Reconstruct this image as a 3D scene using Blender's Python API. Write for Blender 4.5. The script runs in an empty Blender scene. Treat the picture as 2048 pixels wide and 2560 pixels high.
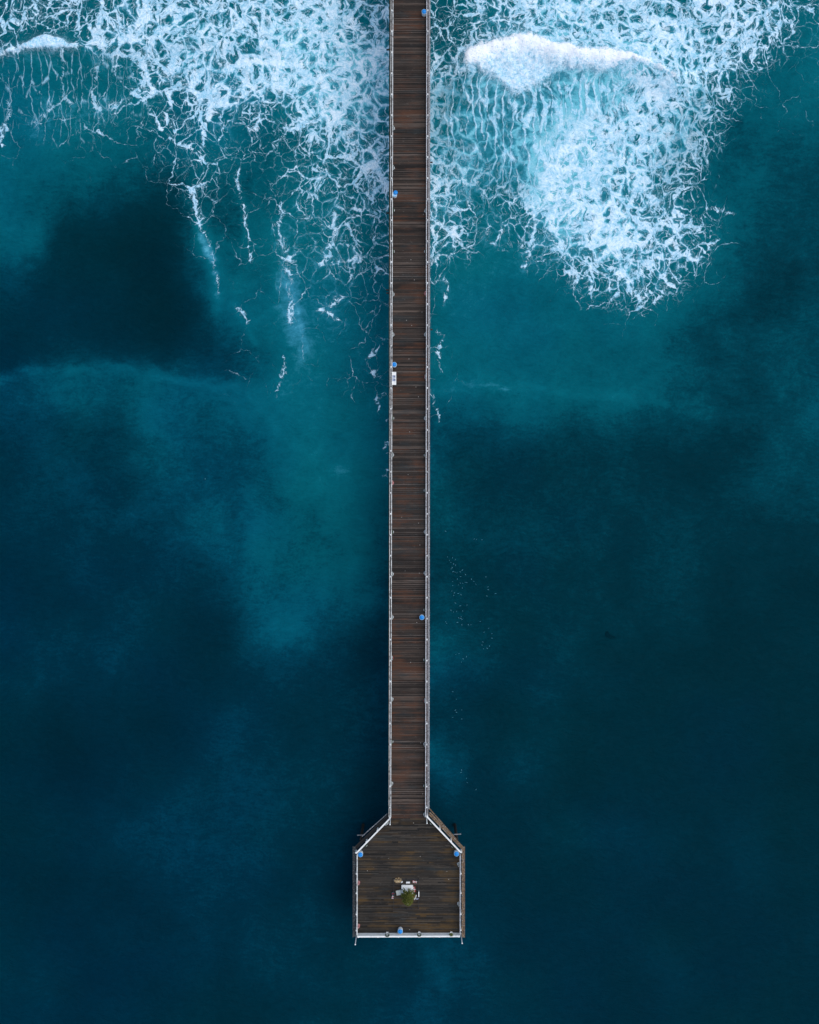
import bpy, bmesh, math, random
import numpy as np
from mathutils import Vector, Matrix

random.seed(7)
RNG = np.random.default_rng(11)
C = bpy.context.scene.collection
scene = bpy.context.scene
R = math.radians

# ------------------------------------------------------------------ camera, sky, sun
DECK = 8.0            # deck above the sea, metres
CAMH = 150.0          # drone above the deck
PX = 0.048            # metres per photo pixel at deck level
CAMZ = DECK + CAMH

cam_d = bpy.data.cameras.new("camera")
cam = bpy.data.objects.new("camera", cam_d)
C.objects.link(cam)
cam.location = (0, 0, CAMZ)
cam.rotation_euler = (0, 0, 0)
cam_d.sensor_fit = 'VERTICAL'
cam_d.sensor_height = 24.0
cam_d.lens = 24.0 * CAMH / (2560 * PX)
cam_d.clip_start = 1.0
cam_d.clip_end = 8000.0
scene.camera = cam

SUN_EL, SUN_AZ = R(66), R(12)      # azimuth measured from +x towards +y
world = bpy.data.worlds.new("World")
scene.world = world
world.use_nodes = True
wn = world.node_tree
bg = wn.nodes["Background"]
sky = wn.nodes.new("ShaderNodeTexSky")
sky.sky_type = 'NISHITA'
sky.sun_disc = False
sky.sun_elevation = SUN_EL
sky.sun_rotation = R(90) - SUN_AZ
wn.links.new(sky.outputs[0], bg.inputs[0])
bg.inputs[1].default_value = 0.088

sun_d = bpy.data.lights.new("sun", 'SUN')
sun_d.energy = 1.3
sun_d.angle = R(55)
sun_d.color = (1.0, 0.97, 0.93)
sun = bpy.data.objects.new("sun", sun_d)
C.objects.link(sun)
sd = Vector((math.cos(SUN_EL) * math.cos(SUN_AZ), math.cos(SUN_EL) * math.sin(SUN_AZ), math.sin(SUN_EL)))
sun.location = sd * 400
sun.rotation_euler = sd.to_track_quat('Z', 'Y').to_euler()

vs = scene.view_settings
vs.view_transform = 'Standard'
vs.look = 'None'
vs.gamma = 1.0
vs.exposure = 0.80
scene.render.engine = 'CYCLES'


def U(px, py, z=DECK):
    """photo measurement -> the place in the world that lies at height z"""
    s = PX * (CAMZ - z) / CAMH
    return Vector(((px - 1024) * s, (1280 - py) * s, z))


# ------------------------------------------------------------------ node helper
class NT:
    def __init__(self, name):
        self.m = bpy.data.materials.new(name)
        self.m.use_nodes = True
        self.t = self.m.node_tree
        self.bsdf = self.t.nodes["Principled BSDF"]

    def _in(self, sock, v):
        if v is None:
            return
        if isinstance(v, bpy.types.NodeSocket):
            self.t.links.new(v, sock)
        else:
            if sock.type == 'RGBA' and len(v) == 3:
                v = (*v, 1)
            sock.default_value = v

    def math(self, op, a, b=None, c=None, clamp=False):
        n = self.t.nodes.new("ShaderNodeMath")
        n.operation = op
        n.use_clamp = clamp
        for i, v in enumerate((a, b, c)):
            self._in(n.inputs[i], v)
        return n.outputs[0]

    def vm(self, op, a, b=None, scale=None):
        n = self.t.nodes.new("ShaderNodeVectorMath")
        n.operation = op
        self._in(n.inputs[0], a)
        if b is not None:
            self._in(n.inputs[1], b)
        if scale is not None:
            self._in(n.inputs[3], scale)
        return n.outputs[0]

    def mix(self, f, a, b, blend='MIX'):
        n = self.t.nodes.new("ShaderNodeMix")
        n.data_type = 'RGBA'
        n.blend_type = blend
        n.clamp_factor = True
        self._in(n.inputs[0], f)
        self._in(n.inputs[6], a)
        self._in(n.inputs[7], b)
        return n.outputs[2]

    def rng(self, v, a, b, c=0.0, d=1.0, smooth=True):
        n = self.t.nodes.new("ShaderNodeMapRange")
        n.interpolation_type = 'SMOOTHSTEP' if smooth else 'LINEAR'
        n.clamp = True
        for i, x in enumerate((v, a, b, c, d)):
            self._in(n.inputs[i], x)
        return n.outputs[0]

    def noise(self, vec, scale, detail=2.0, rough=0.5, color=False, dist=0.0):
        n = self.t.nodes.new("ShaderNodeTexNoise")
        n.noise_dimensions = '3D'
        self._in(n.inputs['Vector'], vec)
        n.inputs['Scale'].default_value = scale
        n.inputs['Detail'].default_value = detail
        n.inputs['Roughness'].default_value = rough
        n.inputs['Distortion'].default_value = dist
        return n.outputs[1 if color else 0]

    def vor(self, vec, scale, feature='DISTANCE_TO_EDGE', rand=1.0, out=0):
        n = self.t.nodes.new("ShaderNodeTexVoronoi")
        n.voronoi_dimensions = '2D'
        n.feature = feature
        self._in(n.inputs['Vector'], vec)
        n.inputs['Scale'].default_value = scale
        n.inputs['Randomness'].default_value = rand
        return n.outputs[out]

    def attr(self, name):
        n = self.t.nodes.new("ShaderNodeAttribute")
        n.attribute_name = name
        return n.outputs['Fac']

    def coord(self, out='Object'):
        n = self.t.nodes.new("ShaderNodeTexCoord")
        return n.outputs[out]

    def pos(self):
        return self.t.nodes.new("ShaderNodeNewGeometry").outputs['Position']

    def island(self):
        return self.t.nodes.new("ShaderNodeNewGeometry").outputs['Random Per Island']

    def ramp(self, f, stops):
        n = self.t.nodes.new("ShaderNodeValToRGB")
        e = n.color_ramp.elements
        while len(e) < len(stops):
            e.new(0.5)
        for k, (p, c) in enumerate(stops):
            e[k].position = p
            e[k].color = (*c, 1)
        self._in(n.inputs[0], f)
        return n.outputs[0]

    def sep(self, v):
        n = self.t.nodes.new("ShaderNodeSeparateXYZ")
        self._in(n.inputs[0], v)
        return n.outputs

    def bump(self, h, strength=0.5, dist=0.05):
        n = self.t.nodes.new("ShaderNodeBump")
        n.inputs['Strength'].default_value = strength
        n.inputs['Distance'].default_value = dist
        self._in(n.inputs['Height'], h)
        self.t.links.new(n.outputs[0], self.bsdf.inputs['Normal'])

    def set(self, **kw):
        names = dict(color='Base Color', rough='Roughness', metal='Metallic', spec='Specular IOR Level', ior='IOR')
        for k, v in kw.items():
            self._in(self.bsdf.inputs[names[k]], v)
        return self.m


def worn(name, base, dirt, amount=0.5, scale=6.0, rough=0.7, spots=None, spec=0.3):
    """painted or plain surface with uneven wear"""
    n = NT(name)
    p = n.pos()
    a = n.noise(p, scale, 4, 0.65)
    col = n.mix(n.math('MULTIPLY', n.rng(a, 0.42, 0.72), amount), base, dirt)
    b = n.noise(p, scale * 5.3, 2, 0.6)
    col = n.mix(n.math('MULTIPLY', n.rng(b, 0.5, 0.75), amount * 0.7), col, dirt)
    if spots:
        s = n.noise(p, 9.0, 2, 0.5)
        col = n.mix(n.rng(s, 0.58, 0.64), col, spots)
    return n.set(color=col, rough=rough, spec=spec)


# ------------------------------------------------------------------ mesh helpers
class MB:
    def __init__(self):
        self.v, self.f = [], []

    def add(self, vs, fs):
        o = len(self.v)
        self.v += [tuple(v) for v in vs]
        self.f += [tuple(i + o for i in f) for f in fs]

    def box(self, x0, x1, y0, y1, z0, z1):
        self.add([(x0, y0, z0), (x1, y0, z0), (x1, y1, z0), (x0, y1, z0),
                  (x0, y0, z1), (x1, y0, z1), (x1, y1, z1), (x0, y1, z1)],
                 [(0, 3, 2, 1), (4, 5, 6, 7), (0, 1, 5, 4), (1, 2, 6, 5), (2, 3, 7, 6), (3, 0, 4, 7)])

    def bar(self, a, b, w, h, off=0.0):
        """box along a->b (any direction), w wide sideways, h tall; a, b on the box's axis"""
        a, b = Vector(a), Vector(b)
        d = (b - a).normalized()
        up = Vector((0, 0, 1)) if abs(d.z) < 0.95 else Vector((0, 1, 0))
        s = d.cross(up).normalized()
        u = s.cross(d).normalized()
        a, b = a + s * off, b + s * off
        q = []
        for e in (a, b):
            for (i, j) in ((-1, -1), (1, -1), (1, 1), (-1, 1)):
                q.append(e + s * (i * w / 2) + u * (j * h / 2))
        self.add(q, [(0, 3, 2, 1), (4, 5, 6, 7), (0, 1, 5, 4), (1, 2, 6, 5), (2, 3, 7, 6), (3, 0, 4, 7)])

    def lathe(self, prof, n=20, c=(0, 0, 0), cap=True):
        o = len(self.v)
        for (r, z) in prof:
            for k in range(n):
                t = 2 * math.pi * k / n
                self.v.append((c[0] + r * math.cos(t), c[1] + r * math.sin(t), c[2] + z))
        for i in range(len(prof) - 1):
            for k in range(n):
                k2 = (k + 1) % n
                self.f.append((o + i * n + k, o + i * n + k2, o + (i + 1) * n + k2, o + (i + 1) * n + k))
        if cap:
            self.f.append(tuple(o + k for k in reversed(range(n))))
            e = o + (len(prof) - 1) * n
            self.f.append(tuple(e + k for k in range(n)))

    def tube(self, pts, rads, n=8):
        o = len(self.v)
        P = [Vector(p) for p in pts]
        for i, p in enumerate(P):
            d = (P[min(i + 1, len(P) - 1)] - P[max(i - 1, 0)]).normalized()
            up = Vector((0, 0, 1)) if abs(d.z) < 0.9 else Vector((1, 0, 0))
            s = d.cross(up).normalized()
            u = s.cross(d)
            for k in range(n):
                t = 2 * math.pi * k / n
                self.v.append(tuple(p + (s * math.cos(t) + u * math.sin(t)) * rads[i]))
        for i in range(len(P) - 1):
            for k in range(n):
                k2 = (k + 1) % n
                self.f.append((o + i * n + k, o + i * n + k2, o + (i + 1) * n + k2, o + (i + 1) * n + k))
        self.f.append(tuple(o + k for k in reversed(range(n))))
        e = o + (len(P) - 1) * n
        self.f.append(tuple(e + k for k in range(n)))

    def build(self, name, mat, parent=None, smooth=False, bevel=0.0, pale=None, mat2=None):
        me = bpy.data.meshes.new(name)
        me.from_pydata(self.v, [], self.f)
        me.update()
        if smooth:
            me.polygons.foreach_set('use_smooth', [True] * len(me.polygons))
        me.materials.append(mat)
        if mat2:
            me.materials.append(mat2)
            me.polygons.foreach_set('material_index', pale)
        o = bpy.data.objects.new(name, me)
        C.objects.link(o)
        if parent:
            o.parent = parent
        if bevel:
            b = o.modifiers.new("bevel", 'BEVEL')
            b.width = bevel
            b.segments = 2
        return o


def tag(o, label=None, cat=None, group=None, kind=None):
    if label:
        o['label'] = label
    if cat:
        o['category'] = cat
    if group:
        o['group'] = group
    if kind:
        o['kind'] = kind
    return o


def empty(name, loc, rz=0.0):
    o = bpy.data.objects.new(name, None)
    C.objects.link(o)
    o.location = loc
    o.rotation_euler = (0, 0, rz)
    o.empty_display_size = 0.3
    return o


def copy_tree(o, parent=None):
    c = o.copy()
    C.objects.link(c)
    if parent:
        c.parent = parent
    for ch in list(o.children):
        copy_tree(ch, c)
    return c


# ------------------------------------------------------------------ sea: fields measured on the photograph
TAB = RNG.random((256, 256))


def vnoise(x, y, seed=0):
    xi, yi = np.floor(x).astype(int), np.floor(y).astype(int)
    fx, fy = x - xi, y - yi
    fx = fx * fx * fx * (fx * (fx * 6 - 15) + 10)
    fy = fy * fy * fy * (fy * (fy * 6 - 15) + 10)
    xi, yi = xi + seed * 37, yi + seed * 91
    g = lambda a, b: TAB[(yi + b) % 256, (xi + a) % 256]
    return (g(0, 0) * (1 - fx) + g(1, 0) * fx) * (1 - fy) + (g(0, 1) * (1 - fx) + g(1, 1) * fx) * fy


def fbm(x, y, octv=4, seed=0, rough=0.5):
    s, a, t = 0, 1.0, 0
    for k in range(octv):
        s = s + a * vnoise(x * 2 ** k, y * 2 ** k, seed + 3 * k)
        t += a
        a *= rough
    return s / t - 0.5


FOAM = """
45555666777776563346777777677751
33345677777776553335567888777621
10013577788877665677666678786411
11111346667776555643434567864211
11213232333676655654456777652011
11111123221355654654577777640000
10010123211255654654587877520000
00000012111234444643488876400000
00000002111233333532367876531000
00000001111223233321246665431000
00000000111213223100023555420000
00000000011112212000001344200000
00000000010111112000000010000000
00000000010101112000000000000000
00000000010101111100000000000000
00000000010101121100000000000000
00000000000000011000000000000000
00000000000000011000000000000000
00000000000000010000000000000000
"""
AER = """
44444555556666553345555555555555
44445555556666653346776666555555
55555555556666664566777776555555
55444444555566665567777776555555
55555544554456665568877776555444
55554444553455555678876665553333
55443334445555555677776655544433
54332223334665555677776555544433
54221112324665555677766555544433
54110005434665555677666555554333
32111003543665555666665555444323
21121001454665554555555554433223
21211000344665554555555555433233
11221101234565554555544443323333
12232212234655444555454443333233
33443443455555543445544444333333
22233433345555543333333333332243
22222333334455543322222222221333
12222333333445443322222222112333
22221233333344433322222222222332
22222333333434333322222222222222
12221222334344432222222222222222
11221222233444322222222212221211
12112221133443422222222212221211
22212221133433223222222221221112
12222211123332223322222121111111
22212111112222223222222211111111
12111111221222233211221111111111
11011001221122223221221111111111
01001111222222223321221111111110
11001112222222212321221111111110
11111122222222111211111111111111
11112222222222111111122221211211
11112222222122111211111112111211
10011122222121112221111111111211
11111112122121212211111111111111
11112112222222233221111111111111
12111122212212222321111112211111
12111112111222212222211111211111
12112211111111222222111111111111
"""


def raster(txt):
    return np.array([[int(c) for c in r] for r in txt.split()], float) / 9.0


def sample(a, px, py):
    """cubic B-spline lookup of a 64-pixel raster, mirrored beyond its edge"""
    h, w = a.shape
    u, v = px / 64.0 - 0.5, py / 64.0 - 0.5
    iu, iv = np.floor(u).astype(int), np.floor(v).astype(int)
    fu, fv = u - iu, v - iv

    def wts(t):
        return ((1 - t) ** 3 / 6, (3 * t ** 3 - 6 * t ** 2 + 4) / 6, (-3 * t ** 3 + 3 * t ** 2 + 3 * t + 1) / 6, t ** 3 / 6)

    def mir(i, n):
        i = np.abs(i)
        i = i % (2 * n - 2)
        return np.where(i >= n, 2 * n - 2 - i, i)
    wu, wv = wts(fu), wts(fv)
    out = 0
    for j in range(4):
        for i in range(4):
            out = out + wv[j] * wu[i] * a[mir(iv + j - 1, h), mir(iu + i - 1, w)]
    return out


def seg_dist(px, py, line):
    d = np.full(px.shape, 1e9)
    for (x0, y0), (x1, y1) in zip(line[:-1], line[1:]):
        dx, dy = x1 - x0, y1 - y0
        t = np.clip(((px - x0) * dx + (py - y0) * dy) / (dx * dx + dy * dy), 0, 1)
        d = np.minimum(d, np.hypot(px - x0 - t * dx, py - y0 - t * dy))
    return d


def poly_sd(px, py, poly):
    d = seg_dist(px, py, poly + poly[:1])
    ins = np.zeros(px.shape, bool)
    n = len(poly)
    for i in range(n):
        (x0, y0), (x1, y1) = poly[i], poly[(i + 1) % n]
        if y0 == y1:
            continue
        c = ((y0 > py) != (y1 > py)) & (px < (x1 - x0) * (py - y0) / (y1 - y0) + x0)
        ins ^= c
    return np.where(ins, -d, d)


BREAKER = [(x / 2.875 + 1130, y / 2.875 + 60) for x, y in (
    (85, 290), (110, 210), (200, 165), (280, 150), (400, 130), (480, 95), (540, 85), (600, 110), (720, 165), (800, 165),
    (900, 195), (1000, 205), (1100, 200), (1200, 225), (1300, 250), (1400, 290), (1500, 340), (1580, 395), (1480, 350),
    (1390, 305), (1290, 285), (1220, 300), (1150, 330), (1050, 345), (960, 330), (880, 340), (780, 310), (720, 350),
    (640, 410), (560, 460), (500, 490), (440, 500), (390, 450), (330, 390), (250, 370), (180, 320), (120, 310))]
CURL = [(x / 3.45, y / 3.45 + 60) for x, y in (
    (-60, 285), (90, 240), (180, 220), (230, 185), (300, 160), (360, 130), (430, 120), (500, 130), (560, 145), (600, 180),
    (655, 218), (600, 225), (520, 225), (460, 245), (400, 235), (330, 225), (260, 230), (190, 240), (90, 262), (-60, 310))]
VEINS = [  # centre line in photo pixels, half width
    ([(356, 172), (366, 205), (345, 228), (325, 240), (300, 256), (284, 262)], 5),
    ([(362, 200), (380, 226), (402, 235), (430, 232), (450, 212), (482, 188)], 4),
    ([(160, 125), (157, 175), (159, 235), (170, 264)], 2.2),
    ([(-20, 141), (30, 130), (62, 122)], 4), ([(188, 121), (235, 117), (300, 109), (345, 112)], 4),
    ([(243, 166), (238, 208), (228, 232), (236, 256), (248, 272)], 3),
    ([(475, 504), (484, 478), (492, 530), (502, 553)], 4),
    ([(502, 553), (524, 617), (534, 654), (549, 732)], 1.6),
    ([(709, 500), (697, 565), (706, 613), (721, 648), (724, 690), (727, 750), (724, 800)], 3.6),
    ([(711, 890), (709, 910), (706, 952), (690, 990)], 2.5),
    ([(368, 256), (386, 292), (410, 327), (439, 357), (475, 372)], 2.2),
    ([(427, 240), (418, 292), (436, 327)], 2.4),
    ([(527, 230), (522, 292), (508, 327), (505, 357), (496, 384), (508, 405)], 3.2),
    ([(640, 240), (647, 303), (635, 345)], 3),
    ([(600, 425), (592, 450), (610, 520), (622, 600), (625, 650)], 1.5),
    ([(594, 770), (606, 780), (618, 805)], 2.5),
    ([(20, 256), (18, 300), (5, 340), (8, 372)], 3),
    ([(125, 262), (103, 300), (88, 318)], 3),
    ([(800, 770), (830, 790), (845, 800)], 2.5), ([(860, 740), (838, 755), (830, 765)], 3),
    ([(1645, 640), (1625, 652), (1605, 676), (1580, 689)], 5),
    ([(1573, 601), (1573, 640), (1586, 684)], 4),
    ([(1511, 600), (1513, 640), (1525, 668), (1549, 690), (1585, 700)], 3.5),
    ([(1653, 684), (1677, 702), (1694, 714), (1671, 718), (1653, 735), (1638, 761)], 3.5),
    ([(1390, 505), (1380, 565), (1408, 604), (1400, 625)], 5.5),
    ([(1448, 318), (1410, 345), (1378, 400), (1366, 470), (1386, 512)], 7),
    ([(1425, 250), (1432, 285), (1448, 318)], 4), ([(1480, 395), (1485, 450), (1490, 520), (1500, 600)], 6),
    ([(1332, 500), (1336, 560), (1330, 600), (1318, 640)], 2.2),
    ([(1345, 600), (1320, 640), (1312, 668)], 1.8), ([(1425, 665), (1440, 690), (1448, 712)], 1.6),
    ([(1481, 660), (1480, 720), (1478, 750)], 2), ([(1570, 690), (1573, 728), (1600, 748), (1640, 715)], 1.8),
    ([(1720, 560), (1750, 580), (1790, 600), (1740, 655), (1712, 640)], 1.8),
    ([(1770, 515), (1800, 528), (1836, 538)], 1.6),
    ([(1225, 560), (1222, 600), (1230, 612), (1265, 565)], 2.2), ([(1137, 560), (1140, 605), (1132, 622)], 2),
    ([(1080, 560), (1090, 610), (1080, 660), (1100, 640)], 2), ([(1110, 700), (1120, 712), (1108, 760)], 1.3),
    ([(1095, 830), (1112, 842), (1095, 880), (1105, 930)], 1.4), ([(1075, 975), (1090, 1015), (1097, 1050)], 1.2),
    ([(961, 850), (940, 880), (915, 900), (930, 925), (955, 945)], 1.8), ([(960, 985), (940, 1000), (950, 1020)], 1.3),
    ([(968, 1112), (962, 1122), (969, 1130)], 3), ([(967, 1175), (964, 1188), (970, 1195)], 2.6),
    ([(886, 640), (860, 650), (835, 655), (815, 640)], 2.5), ([(835, 525), (840, 590), (820, 640), (800, 660)], 3),
]
SWELLS = [  # line, half width, height, lift of the water colour
    ([(-80, 970), (80, 930), (200, 920), (330, 930), (430, 955), (560, 972)], 34, 0.35, 0.06),
    ([(-80, 965), (80, 928), (200, 918), (330, 927), (430, 952), (560, 968)], 15, 0.1, 0.085),
    ([(1090, 990), (1190, 962), (1280, 975), (1330, 1000)], 12, 0.1, 0.05), ([(1180, 958), (1300, 968), (1420, 985), (1560, 990)], 12, 0.08, 0.045),
    ([(1080, 985), (1200, 952), (1290, 965), (1400, 990), (1600, 1003), (1760, 1030)], 30, 0.35, 0.07),
    ([(700, 690), (735, 800), (760, 900)], 26, 0.0, 0.10), ([(728, 700), (752, 800), (764, 880)], 10, 0.0, 0.08),
    ([(486, 520), (512, 600), (535, 680), (550, 770)], 12, 0.0, 0.13), ([(560, 600), (620, 640), (600, 720)], 16, 0.0, 0.07),
    ([(595, 440), (615, 520), (625, 620)], 9, 0.0, 0.08), ([(605, 700), (640, 720), (690, 760), (640, 800)], 16, 0.0, 0.07),
    ([(590, 760), (612, 800), (640, 850)], 10, 0.0, 0.10), ([(590, 960), (640, 1010), (700, 1080), (790, 1140), (850, 1180)], 16, 0.0, 0.06),
    ([(640, 1230), (660, 1290), (640, 1370)], 18, 0.0, 0.05), ([(900, 1290), (915, 1350), (880, 1430)], 18, 0.0, 0.05),
    ([(497, 560), (520, 610), (540, 660)], 18, 0.0, 0.16),
    ([(-40, 2420), (60, 2470), (160, 2520)], 26, 0.0, 0.02),
    ([(1060, 2370), (1090, 2420), (1110, 2480)], 26, 0.0, 0.07),
    ([(1120, 1480), (1120, 1560), (1090, 1660), (1090, 1800), (1080, 1900)], 50, 0.0, 0.05),
    ([(700, 1560), (740, 1590)], 60, 0.0, 0.06),
]


def build_sea():
    s0 = PX * CAMZ / CAMH
    step = 0.19
    x_in = np.arange(-58, 58 + step / 2, step)
    y_in = np.arange(-71, 74 + step / 2, step)
    far = np.array([64, 74, 90, 120, 180, 300, 600, 1200, 2500.])
    xs = np.concatenate([-far[::-1], x_in, far])
    farb = np.array([76, 84, 98, 125, 180, 300, 600, 1200, 2500.])
    ys = np.concatenate([-farb[::-1], y_in, farb])
    X, Y = np.meshgrid(xs, ys)
    px, py = X / s0 + 1024, 1280 - Y / s0
    # swirl the measured fields a little so they do not keep the raster's look
    wx = 46 * fbm(px / 90, py / 90, 4, 1) + 14 * fbm(px / 22, py / 22, 2, 5)
    wy = 46 * fbm(px / 90, py / 90, 4, 9) + 14 * fbm(px / 22, py / 22, 2, 13)
    F = sample(raster(FOAM + "0" * 32 + "\n"), px + wx * 0.9, np.minimum(py + wy * 0.9, 64 * 19.4))
    ax = px + 110 * fbm(px / 150, py / 150, 5, 15, 0.55)
    ay = py + 110 * fbm(px / 150, py / 150, 5, 19, 0.55)
    A = sample(raster(AER), ax, ay)
    A = A + 0.16 * np.minimum(F, 0.8) + 0.055 * np.exp(-((px - 760) / 240) ** 2 - ((py - 1240) / 280) ** 2) + 0.035 * np.exp(-((px - 180) / 300) ** 2 - ((py - 1180) / 220) ** 2)
    # soft clouds of sediment and bubbles
    bx, by = px + 60 * fbm(px / 120, py / 120, 3, 23), py + 60 * fbm(px / 120, py / 120, 3, 27)
    A = A + (0.46 * fbm(bx / 130, by / 150, 6, 21, 0.6) + 0.24 * (0.13 - np.abs(fbm(bx / 60, by / 52, 5, 31, 0.62)))) * (0.12 + 1.05 * A)
    A = np.minimum(A, np.maximum(0.64, 0.64 + 0.9 * (F - 0.38)))
    A = A + 0.34 * A * (0.12 - np.abs(fbm(bx / 26 + 0.02 * wy, by / 20, 4, 37, 0.65)))
    V = np.zeros(px.shape)
    vx = px + 16 * fbm(px / 26, py / 26, 3, 41) + 7 * fbm(px / 8, py / 8, 2, 47)
    vy = py + 16 * fbm(px / 26, py / 26, 3, 51) + 7 * fbm(px / 8, py / 8, 2, 57)
    brk = 0.45 + 1.3 * vnoise(px / 17, py / 17, 61)
    for line, w in VEINS:
        d = seg_dist(vx, vy, line)
        V = np.maximum(V, np.clip(1.15 - d / (w * brk * 1.9 + 1.5), 0, 1))
        A = A + 0.05 * np.exp(-(d / (w * 5 + 10)) ** 2)
    Z = np.zeros(px.shape)
    for line, w, h, lift in SWELLS:
        d = seg_dist(px + wx * 0.6, py + wy * 0.6, line)
        g = np.exp(-(d / w) ** 2)
        Z += h * g
        A = A + lift * g * (0.6 + 0.9 * vnoise(px / 30, py / 12, 71))
    # breaking crests: real mounds of water with lumpy foam on them
    rag = 18 * fbm(px / 16, py / 16, 4, 81, 0.6)
    d1 = poly_sd(px, py, BREAKER)
    d2 = poly_sd(px, py, CURL)
    W1 = np.clip(0.5 - (d1 + rag) / 13.0, 0, 1)
    W2 = np.clip(0.6 - (d2 + rag * 0.8) / 6.0, 0, 1)
    W = np.maximum(W1, W2)
    # the shoreward half of the whitewater is thicker
    c1 = seg_dist(px, py, [(1160, 155), (1240, 118), (1320, 105), (1400, 128), (1500, 138), (1600, 160), (1690, 200)])
    thick = np.exp(-(c1 / 26.0) ** 2)
    Z += 1.5 * np.exp(-(c1 / 46.0) ** 2) + 0.9 * np.exp(-(seg_dist(px, py, [(20, 122), (120, 108), (190, 122), (420, 105), (700, 110)]) / 30.0) ** 2)
    SP = np.clip(np.exp(-np.maximum(d1 + 0.5 * rag, 0) / 11.0) + 0.8 * np.exp(-np.maximum(d2 + 0.5 * rag, 0) / 6.0), 0, 1)
    SP = np.where(SP < 0.03, 0, SP)
    lump = fbm(X / 1.5, Y / 1.5, 4, 91, 0.6)
    Z += W * (0.4 + 0.7 * lump)
    Z += 0.12 * F * fbm(X / 2.2, Y / 2.2, 3, 97) + 0.10 * fbm(X / 9, Y / 5, 3, 99)
    # long streaks pulled down the face of the wave
    S = np.zeros(px.shape)
    S = np.maximum(S, np.clip(1.3 - np.abs(px - 1410) / 330, 0, 1) * np.clip((py - 165) / 60, 0, 1) * np.clip((540 - py) / 230, 0, 1))
    S = np.maximum(S, np.clip(1.2 - np.abs(px - 150) / 230, 0, 1) * np.clip((py - 115) / 30, 0, 1) * np.clip((400 - py) / 160, 0, 1) * 0.25)
    # bluer water to the lower left, greener elsewhere
    Hh = np.clip(0.24 + 0.36 * (py - 1100) / 1400 - 0.36 * (px - 500) / 1500 + 0.9 * fbm(px / 260, py / 260, 3, 111), 0, 1)
    ny, nx = X.shape
    co = np.stack([X, Y, Z], -1).reshape(-1, 3).astype(np.float32)
    idx = np.arange(ny * nx).reshape(ny, nx)
    q = np.stack([idx[:-1, :-1], idx[:-1, 1:], idx[1:, 1:], idx[1:, :-1]], -1).reshape(-1, 4)
    me = bpy.data.meshes.new("sea")
    me.vertices.add(len(co))
    me.vertices.foreach_set('co', co.ravel())
    me.loops.add(q.size)
    me.loops.foreach_set('vertex_index', q.ravel().astype(np.int32))
    me.polygons.add(len(q))
    me.polygons.foreach_set('loop_start', np.arange(0, q.size, 4, dtype=np.int32))
    me.polygons.foreach_set('loop_total', np.full(len(q), 4, np.int32))
    me.polygons.foreach_set('use_smooth', np.ones(len(q), bool))
    me.update(calc_edges=True)
    for nm, arr in (("foam", F), ("aeration", A), ("vein", V), ("whitewater", W), ("streak", S), ("hue", Hh), ("thick", thick), ("spray", SP)):
        at = me.attributes.new(nm, 'FLOAT', 'POINT')
        at.data.foreach_set('value', arr.ravel().astype(np.float32))
    me.materials.append(sea_material())
    o = bpy.data.objects.new("sea", me)
    C.objects.link(o)
    tag(o, "deep teal sea with white surf rolling in at the top", "sea", kind='structure')
    return o


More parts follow.
